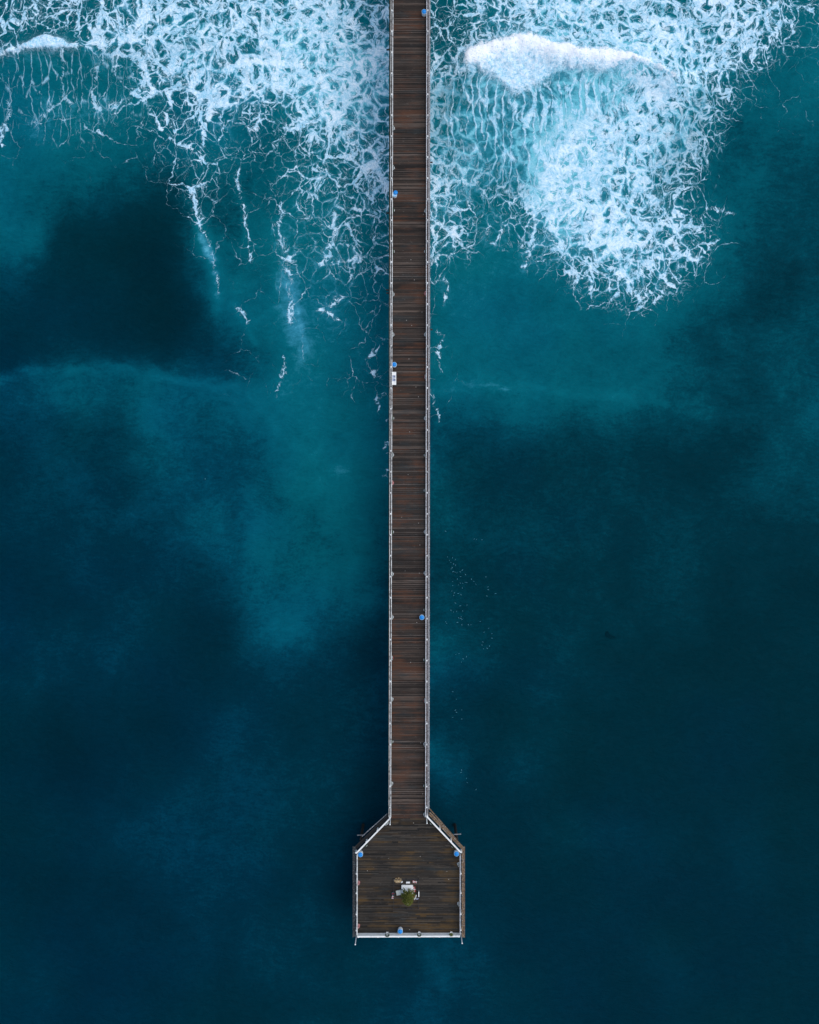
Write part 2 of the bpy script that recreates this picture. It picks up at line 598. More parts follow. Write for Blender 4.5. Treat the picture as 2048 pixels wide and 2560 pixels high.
def sea_material():
    n = NT("sea_water")
    P = n.pos()
    F, A, V, W, S, H = (n.attr(k) for k in ("foam", "aeration", "vein", "whitewater", "streak", "hue"))
    TH = n.attr("thick")
    xyz = n.sep(P)
    # flat position
    cmb = n.t.nodes.new("ShaderNodeCombineXYZ")
    n._in(cmb.inputs[0], xyz[0])
    n._in(cmb.inputs[1], xyz[1])
    Q = cmb.outputs[0]

    def warp(q, sc, amp, det=2):
        c = n.noise(q, sc, det, 0.55, color=True)
        c = n.vm('SUBTRACT', c, (0.5, 0.5, 0.5))
        return n.vm('ADD', q, n.vm('SCALE', c, scale=amp))
    Q1 = warp(Q, 0.17, 3.6, 3)
    Q2 = warp(Q1, 0.55, 1.6, 2)
    Q3 = warp(Q2, 1.9, 0.50, 2)
    Q4 = warp(Q3, 3.2, 0.36, 2)
    big = n.noise(Q, 0.16, 4, 0.62)
    med = n.noise(Q, 0.75, 3, 0.6)
    fin = n.noise(Q, 2.6, 3, 0.65)
    # ---- lace of three sizes; every bubble raft has its own wall thickness
    Fm = n.math('ADD', F, n.math('MULTIPLY', n.math('SUBTRACT', big, 0.5), n.math('MULTIPLY', n.rng(F, 0.0, 0.45), 1.15)))
    Fm = n.math('ADD', Fm, n.math('MULTIPLY', V, 0.46))
    Fm = n.math('MINIMUM', n.math('MAXIMUM', Fm, 0.0), 1.05)
    F2 = n.math('POWER', Fm, 1.5)
    F3 = n.math('POWER', Fm, 1.8)
    F0 = n.math('POWER', Fm, 1.1)

    def cellrand(q, sc, lo, hi):
        c = n.sep(n.vor(q, sc, 'F1', out=1))[0]
        return n.rng(n.math('POWER', c, 1.5), 0.0, 1.0, lo, hi, smooth=False)

    def lace(t, d, soft, lo=0.006, hi=0.022):
        return n.math('MULTIPLY', n.rng(n.math('SUBTRACT', t, d), n.math('MULTIPLY', soft, -0.5), soft), n.rng(t, lo, hi))
    Q3 = n.vm('MULTIPLY', Q3, (1.12, 0.88, 1))
    Q4 = n.vm('MULTIPLY', Q4, (1.12, 0.88, 1))
    B1, B2, B3 = Q3, n.vm('ADD', Q4, (13.7, 4.1, 0)), n.vm('ADD', Q4, (3.1, 7.7, 0))
    s0, s1, s2, s3 = 1 / 3.6, 1 / 1.75, 1 / 0.90, 1 / 0.45
    B0 = n.vm('ADD', Q3, (41.3, 17.9, 0))
    d0 = n.vor(B0, s0)
    d1, d2, d3 = n.vor(B1, s1), n.vor(B2, s2), n.vor(B3, s3)
    rm0 = n.rng(n.noise(n.vm('ADD', Q, (9, 33, 0)), 0.5, 3, 0.6), 0.34, 0.68, 0.12, 1.7, smooth=False)
    t0 = n.math('MULTIPLY', n.math('MULTIPLY', n.math('MULTIPLY', F0, 0.100), rm0), cellrand(B0, s0, 0.5, 1.9))
    rm1 = n.rng(med, 0.30, 0.70, 0.30, 1.5, smooth=False)
    t1 = n.math('MULTIPLY', n.math('MULTIPLY', n.math('MULTIPLY', F2, 0.185), rm1), cellrand(B1, s1, 0.45, 2.0))
    rm2 = n.rng(n.noise(n.vm('ADD', Q, (50, 20, 0)), 0.42, 3, 0.6), 0.40, 0.66, 0.0, 1.9, smooth=False)
    t2 = n.math('MULTIPLY', n.math('MULTIPLY', n.math('MULTIPLY', F3, 0.23), rm2), cellrand(B2, s2, 0.35, 2.2))
    rm3 = n.rng(n.noise(n.vm('ADD', Q, (20, 70, 0)), 0.7, 3, 0.6), 0.44, 0.68, 0.0, 1.7, smooth=False)
    t3 = n.math('MULTIPLY', n.math('MULTIPLY', n.math('MULTIPLY', F3, 0.22), rm3), cellrand(B3, s3, 0.35, 2.0))
    l1 = n.math('MULTIPLY', lace(t1, d1, 0.035), n.rng(n.math('ADD', fin, n.math('MULTIPLY', t1, 2.2)), 0.38, 0.66, 0.30, 1.0))
    l2 = n.math('MULTIPLY', lace(t2, d2, 0.05), n.rng(n.math('ADD', fin, n.math('MULTIPLY', t2, 2.0)), 0.40, 0.68, 0.22, 0.90))
    l3 = n.math('MULTIPLY', lace(t3, d3, 0.10), 0.60)
    l0 = n.math('MULTIPLY', lace(n.math('ADD', t0, n.math('MULTIPLY', n.math('SUBTRACT', n.noise(Q, 4.2, 2, 0.6), 0.5), n.math('MULTIPLY', t0, 1.6))), d0, 0.020, 0.002, 0.012), n.rng(n.math('ADD', fin, n.math('MULTIPLY', t0, 3.4)), 0.40, 0.68, 0.12, 1.0))
    foam = n.math('MAXIMUM', n.math('MAXIMUM', l0, l1), n.math('MAXIMUM', l2, l3))
    # milky film clinging round dense rafts
    film = n.math('MULTIPLY', n.math('MULTIPLY', n.rng(Fm, 0.35, 0.95), n.math('MAXIMUM', n.rng(n.math('SUBTRACT', n.math('ADD', t1, 0.12), d1), 0.0, 0.14), n.rng(n.math('SUBTRACT', n.math('ADD', t0, 0.10), d0), 0.0, 0.12))), n.rng(fin, 0.34, 0.66))
    foam = n.math('MAXIMUM', foam, n.math('MULTIPLY', film, 0.50))
    # ---- streaked lace on the wave face
    Qs = n.vm('MULTIPLY', n.vm('ADD', n.vm('SCALE', Q, scale=0.55), n.vm('SCALE', Q3, scale=0.45)), (1.0, 0.20, 1))
    ds = n.vor(Qs, 1 / 0.95)
    ns = n.noise(n.vm('MULTIPLY', Q2, (1.0, 0.14, 1)), 1.4, 3, 0.6)
    ts = n.math('MULTIPLY', n.math('MULTIPLY', S, 0.25), n.rng(ns, 0.40, 0.70, 0.0, 1.5, smooth=False))
    ls = n.math('MULTIPLY', lace(ts, ds, 0.10), 0.85)
    keep = n.math('SUBTRACT', 1.0, n.math('MULTIPLY', n.rng(S, 0.0, 0.55), n.rng(F, 0.80, 0.60, 0.0, 0.85)))
    foam = n.math('MAXIMUM', n.math('MULTIPLY', foam, keep), ls)
    # ---- hand-followed veins, broken up
    vv = n.math('ADD', V, n.math('MULTIPLY', n.math('SUBTRACT', fin, 0.52), 1.5))
    sp0 = n.noise(Q, 3.8, 3, 0.7)
    lv = n.math('MULTIPLY', n.rng(vv, 0.72, 1.2), n.rng(V, 0.2, 0.7))
    foam = n.math('MAXIMUM', foam, n.math('MULTIPLY', lv, n.rng(sp0, 0.40, 0.70, 0.05, 0.62)))
    # ---- fine specks and threads where foam is thin
    sp = n.noise(Q, 5.5, 3, 0.7)
    thin = n.math('MULTIPLY', n.rng(F, 0.04, 0.2), n.rng(sp, 0.66, 0.78))
    foam = n.math('MAXIMUM', foam, n.math('MULTIPLY', thin, 0.4))
    # ---- whitewater
    ww = n.math('ADD', W, n.math('MULTIPLY', n.math('SUBTRACT', fin, 0.5), 1.5))
    ww = n.math('ADD', ww, n.math('MULTIPLY', n.math('SUBTRACT', sp, 0.5), 0.9))
    lw = n.math('MULTIPLY', n.rng(ww, 0.15, 0.95), n.rng(W, 0.02, 0.25))
    SPR = n.attr("spray")
    mist = n.math('MULTIPLY', SPR, n.rng(n.math('ADD', n.math('ADD', sp, n.math('MULTIPLY', fin, 0.5)), n.math('MULTIPLY', SPR, 0.25)), 0.72, 1.02))
    foam = n.math('MAXIMUM', foam, n.math('MULTIPLY', mist, 0.9))
    foam = n.math('MAXIMUM', foam, lw)
    # ---- water colour: bubbles under the surface lift it; ripple light and shade are painted in
    ripple = n.noise(n.vm('MULTIPLY', n.vm('ADD', Q1, n.vm('SCALE', Q, scale=1.0)), (0.5, 0.5, 1)), 1.1, 4, 0.7)
    wind = n.t.nodes.new("ShaderNodeMapping")
    wind.inputs['Rotation'].default_value = (0, 0, R(-52))
    wind.inputs['Scale'].default_value = (0.55, 1.9, 1)
    n._in(wind.inputs['Vector'], Q1)
    rip2 = n.noise(wind.outputs[0], 1.3, 4, 0.7)
    speck = n.noise(Q, 3.6, 2, 0.7)
    a = n.math('ADD', A, n.math('MULTIPLY', n.math('SUBTRACT', ripple, 0.5), 0.13))
    a = n.math('ADD', a, n.math('MULTIPLY', n.math('SUBTRACT', rip2, 0.5), 0.20))
    a = n.math('ADD', a, n.math('MULTIPLY', n.math('SUBTRACT', speck, 0.5), 0.15))
    a = n.math('ADD', a, n.math('MULTIPLY', n.math('MULTIPLY', S, n.rng(ns, 0.3, 0.7)), 0.17))
    a = n.math('ADD', a, n.math('MULTIPLY', n.math('MULTIPLY', F, n.rng(n.math('SUBTRACT', n.math('ADD', t1, 0.16), d1), 0.0, 0.16)), 0.28))
    stops = [(0.0, .0165, .0265), (0.11, .0205, .0335), (0.22, .0262, .0430), (0.33, .0440, .0700), (0.44, .0730, .1080),
             (0.67, .1120, .1580), (0.85, .2200, .3300), (1.0, .4700, .6300)]
    red = [0.0, 0.0, 0.0, 0.0002, 0.0005, 0.0015, 0.03, 0.14]
    green = n.ramp(a, [(p, (r_, g_ * 1.06, b_ * 0.93)) for (p, g_, b_), r_ in zip(stops, red)])
    blue = n.ramp(a, [(p, (r_, g_ * 0.94, b_ * 1.12)) for (p, g_, b_), r_ in zip(stops, red)])
    water = n.mix(H, green, blue)
    # ---- foam colour: thin foam is bluish, thick foam white
    grain = n.noise(Q3, 4.5, 3, 0.7)
    tone = n.math('ADD', n.math('ADD', n.math('MULTIPLY', fin, 0.45), n.math('MULTIPLY', grain, 0.45)), n.math('ADD', n.math('MULTIPLY', med, 0.25), n.math('MULTIPLY', t1, 0.5)))
    fcol = n.mix(n.rng(tone, 0.42, 0.84), (0.25, 0.58, 0.75), (0.77, 0.895, 0.96))
    fcol = n.mix(n.math('MULTIPLY', lw, n.rng(n.math('ADD', n.math('ADD', n.math('MULTIPLY', fin, 0.5), n.math('MULTIPLY', sp, 0.5)), n.math('MULTIPLY', TH, 0.30)), 0.42, 0.78)), fcol, (0.93, 0.96, 0.98))
    col = n.mix(n.math('MULTIPLY', foam, n.rng(n.math('ADD', grain, n.math('MULTIPLY', lw, 0.4)), 0.28, 0.62, 0.70, 1.0)), water, fcol)
    n.set(color=col, rough=n.rng(foam, 0.0, 0.6, 0.22, 0.75), spec=0.012, ior=1.33)
    hgt = n.math('ADD', n.math('MULTIPLY', n.noise(n.vm('MULTIPLY', Q, (1.0, 1.5, 1)), 1.2, 5, 0.65), 0.25), n.math('MULTIPLY', foam, n.math('ADD', 0.08, n.math('MULTIPLY', fin, 0.12))))
    n.bump(n.math('ADD', hgt, n.math('MULTIPLY', rip2, 0.30)), 0.6, 1.0)
    return n.m


build_sea()

# ------------------------------------------------------------------ materials of the pier
def plank_material(name, dark, mid, light, tint_amt, platform=False):
    n = NT(name)
    p = n.pos()
    r = n.island()
    xyz = n.sep(p)
    st = n.vm('MULTIPLY', p, (0.35, 4.0, 1.0))
    g = n.noise(st, 1.0, 4, 0.6)
    base = n.ramp(r, [(0.0, dark), (0.45, mid), (0.80, mid), (1.0, light)])
    base = n.mix(n.math('MULTIPLY', n.rng(g, 0.35, 0.7), 0.55), base, dark)
    # broad worn and wet stretches along the pier
    lng = n.noise(n.vm('MULTIPLY', p, (0.12, 0.60, 1.0)), 1.0, 4, 0.7)
    base = n.mix(n.math('MULTIPLY', n.rng(lng, 0.47, 0.66), 0.75), base, dark)
    red = n.noise(n.vm('MULTIPLY', p, (0.25, 0.35, 1.0)), 1.0, 3, 0.6)
    isl2 = n.math('FRACT', n.math('MULTIPLY', r, 17.31))
    red = n.math('ADD', red, n.math('MULTIPLY', n.math('SUBTRACT', isl2, 0.5), 0.22))
    base = n.mix(n.math('MULTIPLY', n.rng(red, 0.48, 0.70), n.math('MULTIPLY', tint_amt, n.rng(g, 0.25, 0.7, 0.45, 1.0))), base, (0.095, 0.036, 0.016) if not platform else (0.085, 0.048, 0.014))
    teal = n.noise(n.vm('ADD', n.vm('MULTIPLY', p, (0.22, 0.8, 1.0)), (31, 5, 0)), 1.0, 3, 0.6)
    base = n.mix(n.math('MULTIPLY', n.rng(teal, 0.52, 0.70), 0.45), base, (0.022, 0.032, 0.034))
    # pale scuffs, droppings and nail heads
    sc = n.noise(n.vm('MULTIPLY', p, (2.2, 9.0, 1.0)), 1.0, 3, 0.7)
    base = n.mix(n.math('MULTIPLY', n.rng(sc, 0.60, 0.76), 0.45), base, (0.20, 0.18, 0.155))
    dr = n.vor(n.vm('MULTIPLY', p, (1, 1, 0)), 0.55, 'F1')
    base = n.mix(n.math('MULTIPLY', n.rng(dr, 0.030, 0.012), n.rng(n.noise(p, 0.7, 2), 0.56, 0.62)), base, (0.42, 0.40, 0.36))
    return n.set(color=base, rough=0.8, spec=0.25), n


M = {}
M['walk'], _n = plank_material("weathered_planks", (0.010, 0.0075, 0.006), (0.034, 0.0235, 0.0175), (0.100, 0.072, 0.055), 0.75)
M['plat'], _n = plank_material("wet_planks", (0.007, 0.0062, 0.0050), (0.024, 0.0185, 0.0135), (0.060, 0.048, 0.036), 0.9, True)
M['walk_pale'], _n = plank_material("worn_plank_edges", (0.040, 0.031, 0.025), (0.110, 0.086, 0.070), (0.23, 0.19, 0.16), 0.35)
M['plat_pale'], _n = plank_material("wet_plank_edges", (0.022, 0.020, 0.017), (0.066, 0.058, 0.047), (0.16, 0.145, 0.12), 0.5, True)
M['edge'] = worn("edge_timber", (0.060, 0.048, 0.016), (0.018, 0.015, 0.008), 0.9, 2.0)
M['ledge'] = worn("ledge_timber", (0.17, 0.105, 0.055), (0.045, 0.035, 0.028), 0.9, 3.5, spots=(0.26, 0.24, 0.21))
M['dark'] = worn("creosoted_timber", (0.022, 0.019, 0.016), (0.008, 0.008, 0.008), 0.8, 2.0)
M['grey'] = worn("grey_timber", (0.22, 0.23, 0.24), (0.075, 0.075, 0.085), 0.9, 5.0, spots=(0.5, 0.5, 0.5))
M['white'] = worn("white_paint", (0.80, 0.79, 0.74), (0.42, 0.42, 0.40), 0.45, 3.0)
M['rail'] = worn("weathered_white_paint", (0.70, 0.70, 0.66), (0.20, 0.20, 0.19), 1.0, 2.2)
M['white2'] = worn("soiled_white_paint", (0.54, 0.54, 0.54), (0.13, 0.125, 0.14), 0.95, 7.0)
M['steel'] = worn("pale_steel", (0.55, 0.57, 0.58), (0.30, 0.31, 0.32), 0.5, 4.0, rough=0.5)
M['drum'] = worn("white_plastic", (0.72, 0.72, 0.70), (0.50, 0.50, 0.47), 0.5, 5.0, rough=0.5)
M['blue'] = worn("blue_plastic", (0.004, 0.225, 0.62), (0.010, 0.15, 0.42), 0.5, 7.0, rough=0.45)
M['rim'] = worn("pale_blue_plastic", (0.28, 0.52, 0.72), (0.2, 0.4, 0.6), 0.4, 7.0, rough=0.5)

# ------------------------------------------------------------------ pier
pier = empty("pier", (0, 0, 0))
tag(pier, "long dark timber pier with white railings ending in a wide platform", "pier")


def lerp(a, b, t):
    return a + (b - a) * t


def along(x0, x1):
    """x at photo row y for something that runs straight from (x0, 0) to (x1, 2040)"""
    return lambda y: lerp(x0, x1, y / 2040.0)


TOP = -760          # the pier runs on towards the shore beyond the frame
NECK = 2046
deck_l, deck_r = along(973.6, 971.2), along(1075.6, 1073.6)
rail_lo, rail_li = along(977.9, 972.9), along(982.6, 977.0)
rail_ri, rail_ro = along(1067.6, 1064.6), along(1074.4, 1072.2)

b = MB()
pale = []
y = TOP
while y < NECK:
    w = random.uniform(4.4, 5.2)
    y2 = min(y + w, NECK)
    we = random.uniform(0.7, 1.35) if random.random() < 0.72 and y2 < NECK else 0.0
    for ya, yb, pl in ((y, y2 - we, 0), (y2 - we, y2, 1)):
        if yb - ya < 0.05:
            continue
        yc = (ya + yb) / 2
        a0, a1 = U(deck_l(yc) + 3.6, ya), U(deck_r(yc) - 0.6, yb)
        j = random.uniform(-0.03, 0.03)
        dz = random.uniform(-0.006, 0.006)
        b.box(a0.x + j, a1.x + j, a1.y + 0.004, a0.y - 0.004, DECK - 0.09, DECK + dz)
        pale += [pl] * 6
    y = y2
b.build("walkway_deck", M['walk'], pier, pale=pale, mat2=M['walk_pale'])

# platform outline in photo pixels at deck level
PL, PR, PSHO, PEND = 891.0, 1151.5, 2131.0, 2337.0
def plat_x(yy):
    if yy >= PSHO:
        return PL, PR
    t = (yy - NECK) / (PSHO - NECK)
    return lerp(972.0, PL, t), lerp(1072.0, PR, t)

b = MB()
pale = []
y = NECK
while y < PEND - 1:
    w = random.uniform(3.6, 4.6)
    y2 = min(y + w, PEND)
    n_seg = random.choice((2, 3, 3, 4, 5))
    cuts = [0.0] + sorted(random.uniform(0.08, 0.92) for _ in range(n_seg - 1)) + [1.0]
    for c0, c1 in zip(cuts[:-1], cuts[1:]):
        we = random.uniform(0.5, 1.3) if random.random() < 0.62 else 0.0
        dz = random.uniform(-0.006, 0.006)
        for ya, yb, pl in ((y, y2 - we, 0), (y2 - we, y2, 1)):
            if yb - ya < 0.05:
                continue
            (xa, xb), (xc, xd) = plat_x(ya), plat_x(yb)
            q = [U(lerp(xa, xb, c0), ya), U(lerp(xa, xb, c1), ya), U(lerp(xc, xd, c1), yb), U(lerp(xc, xd, c0), yb)]
            e = 0.003
            vsx = [(q[3].x + e, q[3].y + e), (q[2].x - e, q[2].y + e), (q[1].x - e, q[1].y - e), (q[0].x + e, q[0].y - e)]
            b.add([(x, yy, DECK - 0.09) for x, yy in vsx] + [(x, yy, DECK + dz) for x, yy in vsx],
                  [(0, 3, 2, 1), (4, 5, 6, 7), (0, 1, 5, 4), (1, 2, 6, 5), (2, 3, 7, 6), (3, 0, 4, 7)])
            pale += [pl] * 6
    y = y2
b.build("platform_deck", M['plat'], pier, pale=pale, mat2=M['plat_pale'])

# long edge timbers of the walkway
for side, xa, mat, wd, zz in (('l', lambda yy: deck_l(yy) + 1.6, M['edge'], 0.175, -0.05), ('r', lambda yy: rail_ro(yy) + 0.2, M['grey'], 0.15, 0.03)):
    b = MB()
    yy = TOP
    while yy < NECK - 5:
        y2 = min(yy + 128, NECK - 4 if side == 'l' else NECK - 24)
        b.bar(U(xa(yy), yy + 0.3, DECK + zz), U(xa(y2), y2 - 0.3, DECK + zz), wd, 0.16)
        yy = y2 if y2 > yy else NECK
    b.build("edge_beam", mat, pier)

# stringers, hidden under the planks
b = MB()
for k in range(6):
    xk = lerp(978, 1069, k / 5)
    b.bar(U(xk, TOP, DECK - 0.26), U(xk - 2, NECK, DECK - 0.26), 0.15, 0.32)
for k in range(12):
    xk = lerp(897, 1146, k / 11)
    ya = PSHO + 1 if xk < 970 or xk > 1072 else NECK + 2
    b.bar(U(xk, ya, DECK - 0.26), U(xk, PEND - 2, DECK - 0.26), 0.15, 0.32)
b.build("stringers", M['dark'], pier)


def piling(p_top, lean=(0, 0)):
    b = MB()
    b.tube([(lean[0], lean[1], -DECK - 3.0 + 0.1), (lean[0] * 0.4, lean[1] * 0.4, -4.0), (0, 0, -0.7)], [0.20, 0.18, 0.165], 10)
    o = b.build("piling", M['dark'], pier, smooth=True)
    o.location = (p_top.x, p_top.y, DECK)
    return o


first_pile = None
yy = TOP + 30
k = 0
while yy < NECK - 20:
    cx = U(lerp(1024.6, 1022.2, yy / 2040), yy)
    b = MB()
    lx, rx = U(deck_l(yy) + 0.5, yy), U(deck_r(yy) - 0.5, yy)
    b.box(lx.x, rx.x, cx.y - 0.16, cx.y + 0.16, DECK - 0.75, DECK - 0.43)
    b.build("pile_cap", M['dark'], pier)
    for xo in (-1.95, 0.0, 1.95):
        if first_pile is None:
            first_pile = piling(Vector((cx.x + xo, cx.y, DECK)))
        else:
            o = first_pile.copy()
            C.objects.link(o)
            o.location = (cx.x + xo, cx.y, DECK)
    yy += 104
    k += 1
for (qx, qy) in ((902, 2103), (1143, 2103), (902, 2200), (1143, 2200), (902, 2325), (1143, 2325), (985, 2103), (1062, 2103), (985, 2200), (1062, 2200), (985, 2325), (1062, 2325)):
    o = first_pile.copy()
    C.objects.link(o)
    o.location = U(qx, qy)
for qy in (2103, 2200, 2325):
    b = MB()
    a0, a1 = U(892, qy), U(1151, qy)
    if qy == 2103:
        a0, a1 = U(900, qy), U(1145, qy)
    b.box(a0.x, a1.x, a0.y - 0.17, a0.y + 0.17, DECK - 0.76, DECK - 0.43)
    b.build("pile_cap", M['dark'], pier)
# timber stubs that poke out past the deck edge
for sgn, qy in ((-1, 724), (-1, 731.5), (-1, 531), (-1, 122), (1, 823), (1, 404)):
    b = MB()
    e = U(deck_l(qy) if sgn < 0 else deck_r(qy), qy)
    b.box(e.x - 0.35 if sgn < 0 else e.x - 0.3, e.x + 0.3 if sgn < 0 else e.x + 0.33, e.y - 0.07, e.y + 0.07, DECK - 0.42, DECK - 0.22)
    b.build("timber_stub", M['dark'], pier)
# cross brace by each shoulder, just above the sea
for x0, x1, qy in ((1134, 1153, 2086), (893, 912, 2088)):
    b = MB()
    b.bar(U(x0, qy, DECK - 1.6), U(x1, qy - 1, DECK - 1.6), 0.10, 0.14)
    b.build("brace", M['grey'], pier)

# outer ledges of the platform
for xa, xb, mat in ((883.2, 889.6, M['dark']), (1154.2, 1161.0, M['ledge'])):
    b = MB()
    yy = 2117.0
    while yy < 2342:
        y2 = min(yy + random.uniform(4.0, 5.2), 2344)
        p0, p1 = U(xa, yy), U(xb, y2)
        b.box(p0.x + random.uniform(-.02, .02), p1.x + random.uniform(-.02, .02), p1.y + 0.006, p0.y - 0.006, DECK - 0.12, DECK - 0.04 + random.uniform(-.006, .006))
        yy = y2
    p0, p1 = U(xa - 0.6, 2116), U(xa - 0.6, 2344.5)
    if xa > 1000:
        p0, p1 = U(xb + 0.7, 2116), U(xb + 0.7, 2344.5)
    b.bar(p0 - Vector((0, 0, 0.12)), p1 - Vector((0, 0, 0.12)), 0.07, 0.24)
    b.build("ledge", M['ledge'] if xa > 1000 else worn("shaded_ledge_timber", (0.050, 0.050, 0.050), (0.014, 0.018, 0.02), 0.9, 3.0, spots=(0.13, 0.16, 0.16)), pier)  # left ledge: the railing's shadow is put into a darker timber colour
# slanted ledges on the shoulders and the outer beam
for pts in (((974, 2040), (887.5, 2124.5), -1), ((1071.5, 2034), (1157.5, 2124), 1)):
    (xa, ya), (xb, yb), sg = pts
    p0, p1 = U(xa, ya), U(xb, yb)
    d = (p1 - p0).normalized()
    out = Vector((d.y, -d.x, 0)) * (1 if sg < 0 else -1)
    if out.y < 0:
        out = -out
    mat = M['ledge'] if sg > 0 else M['dark']  # left shoulder ledge takes the dark timber as painted shade, right one stays lit
    b = MB()
    for o_ in (0.0, 0.21):
        b.bar(p0 + out * (o_ - 0.02) + Vector((0, 0, -0.10)), p1 + out * (o_ - 0.02) + Vector((0, 0, -0.10)), 0.17, 0.10)
    b.build("ledge", mat, pier)
    q0 = U(1073.5, 2021, DECK - 0.25) if sg > 0 else U(968.5, 2034, DECK - 0.25)
    q1 = U(1141, 2098, DECK - 0.25) if sg > 0 else U(905, 2091, DECK - 0.25)
    b = MB()
    b.bar(q0, q1, 0.12 if sg > 0 else 0.07, 0.2)
    b.build("outer_beam", M['ledge'] if sg > 0 else M['grey'], pier)


# ------------------------------------------------------------------ railings
def post_mesh(h, w=0.14):
    b = MB()
    b.box(-w / 2, w / 2, -w / 2, w / 2, -0.05, h)
    b.box(-w / 2 - .012, w / 2 + .012, -w / 2 - .012, w / 2 + .012, h, h + 0.025)
    return b


def add_posts(rail, spots, h, mat, w=0.14):
    proto = None
    for (x, yv, rz) in spots:
        if proto is None:
            proto = post_mesh(h, w).build("post", mat, rail)
            o = proto
        else:
            o = proto.copy()
            C.objects.link(o)
        o.location = (x, yv, DECK)
        o.rotation_euler = (0, 0, rz)


HR = 1.08
post_rows = [25.6 + 52.45 * k for k in range(-14, 39)]
for side in (-1, 1):
    xi = rail_li if side < 0 else rail_ri
    xo = rail_lo if side < 0 else (lambda yy: rail_ri(yy) + 5.0)
    b = MB()
    yy = TOP
    while yy < NECK - 3:
        y2 = min(yy + 104.9, NECK - 3)
        for z, hh, ww in ((0.98, 0.14, 0.085 if side < 0 else 0.105), (0.62, 0.13, 0.045), (0.28, 0.13, 0.045)):
            jog = random.uniform(-0.012, 0.012)
            p0, p1 = U(xi(yy), yy + 0.1, DECK + z), U(xi(y2), y2 - 0.1, DECK + z)
            p0.x += jog
            p1.x += jog
            b.bar(p0, p1, ww, hh)
        for z, hh, ww in ((1.0, 0.10, 0.06 if side < 0 else 0.045), (0.5, 0.10, 0.04)):
            b.bar(U(xo(yy), yy + 0.1, DECK + z), U(xo(y2), y2 - 0.1, DECK + z), ww, hh)
        yy = y2
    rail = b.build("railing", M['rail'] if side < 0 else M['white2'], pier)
    spots = []
    for r_ in post_rows:
        if r_ > NECK - 6 or r_ < TOP:
            continue
        xm = (xi(r_) + xo(r_)) / 2 - (0.3 if side > 0 else 0)
        q = U(xm, r_, DECK + HR)
        spots.append((q.x, q.y, 0))
    add_posts(rail, spots, HR, M['rail'])


def straight_rail(pts_top, spots_top, boards, cap_w, mat, inward):
    """pts_top: two photo points of the cap's middle line; boards hang on the inner side"""
    p0, p1 = U(*pts_top[0], DECK + HR), U(*pts_top[1], DECK + HR)
    d = (p1 - p0).normalized()
    nrm = Vector((d.y, -d.x, 0))
    if nrm.dot(Vector(inward)) < 0:
        nrm = -nrm
    b = MB()
    b.bar(p0 + Vector((0, 0, 0.0)), p1, cap_w, 0.045)
    for (z, h) in boards:
        q = Vector((0, 0, z - HR))
        b.bar(p0 + q + nrm * (cap_w * 0.39), p1 + q + nrm * (cap_w * 0.39), 0.035, h)
    rail = b.build("railing", mat, pier)
    ang = math.atan2(d.y, d.x)
    spots = []
    for s in spots_top:
        q = p0 + (p1 - p0) * s - nrm * 0.05
        spots.append((q.x, q.y, ang))
    add_posts(rail, spots, HR - 0.05, M['white'], 0.15)
    return rail


BO4 = ((0.15, 0.20), (0.41, 0.20), (0.67, 0.20), (0.93, 0.22))
BO3 = ((0.30, 0.14), (0.62, 0.14), (0.94, 0.16))
straight_rail(((975.8, 2045.5), (891.0, 2133.0)), (0.0, 0.36, 0.69, 1.0), BO3, 0.17, M['white'], (1, -1, 0))
straight_rail(((1067.5, 2041.5), (1152.6, 2131.5)), (0.0, 0.37, 0.70, 1.0), BO3, 0.17, M['white'], (-1, -1, 0))
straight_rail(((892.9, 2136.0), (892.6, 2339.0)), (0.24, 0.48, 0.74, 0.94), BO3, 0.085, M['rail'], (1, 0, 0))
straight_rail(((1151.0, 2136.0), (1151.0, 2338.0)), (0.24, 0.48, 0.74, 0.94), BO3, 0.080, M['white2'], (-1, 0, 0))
straight_rail(((893.4, 2341.6), (1150.6, 2340.8)), (0.01, 0.2, 0.4, 0.6, 0.8, 0.99), BO4, 0.19, M['white'], (0, 1, 0))
# outer cap-height boards beside the shoulder rails
# ------------------------------------------------------------------ tall poles on the corners
def pole(px, py, h, label):
    t = empty("light_pole", U(px, py))
    b = MB()
    b.lathe([(0.055, 0.0), (0.052, h * 0.5), (0.045, h)], 10)
    b.build("shaft", M['steel'] if py > 2300 else M['white'], t, smooth=True)
    b = MB()
    b.lathe([(0.10, 0.0), (0.10, 0.06), (0.06, 0.07), (0.055, 0.12)], 12)
    b.build("foot", M['grey'], t)
    b = MB()
    b.lathe([(0.05, h), (0.085, h + 0.02), (0.085, h + 0.10), (0.03, h + 0.16)], 12)
    b.build("lamp_head", M['white'], t, smooth=True)
    return tag(t, label, "pole", "tall thin poles on the platform")


pole(976.4, 2042.0, 3.6, "tall white pole where the left railing meets the platform")
pole(1066.6, 2039.0, 3.6, "tall white pole where the right railing meets the platform")
pole(891.8, 2334.0, 3.7, "tall thin pole at the lower left corner of the platform")
pole(1152.6, 2334.0, 3.3, "tall thin pole at the lower right corner of the platform")


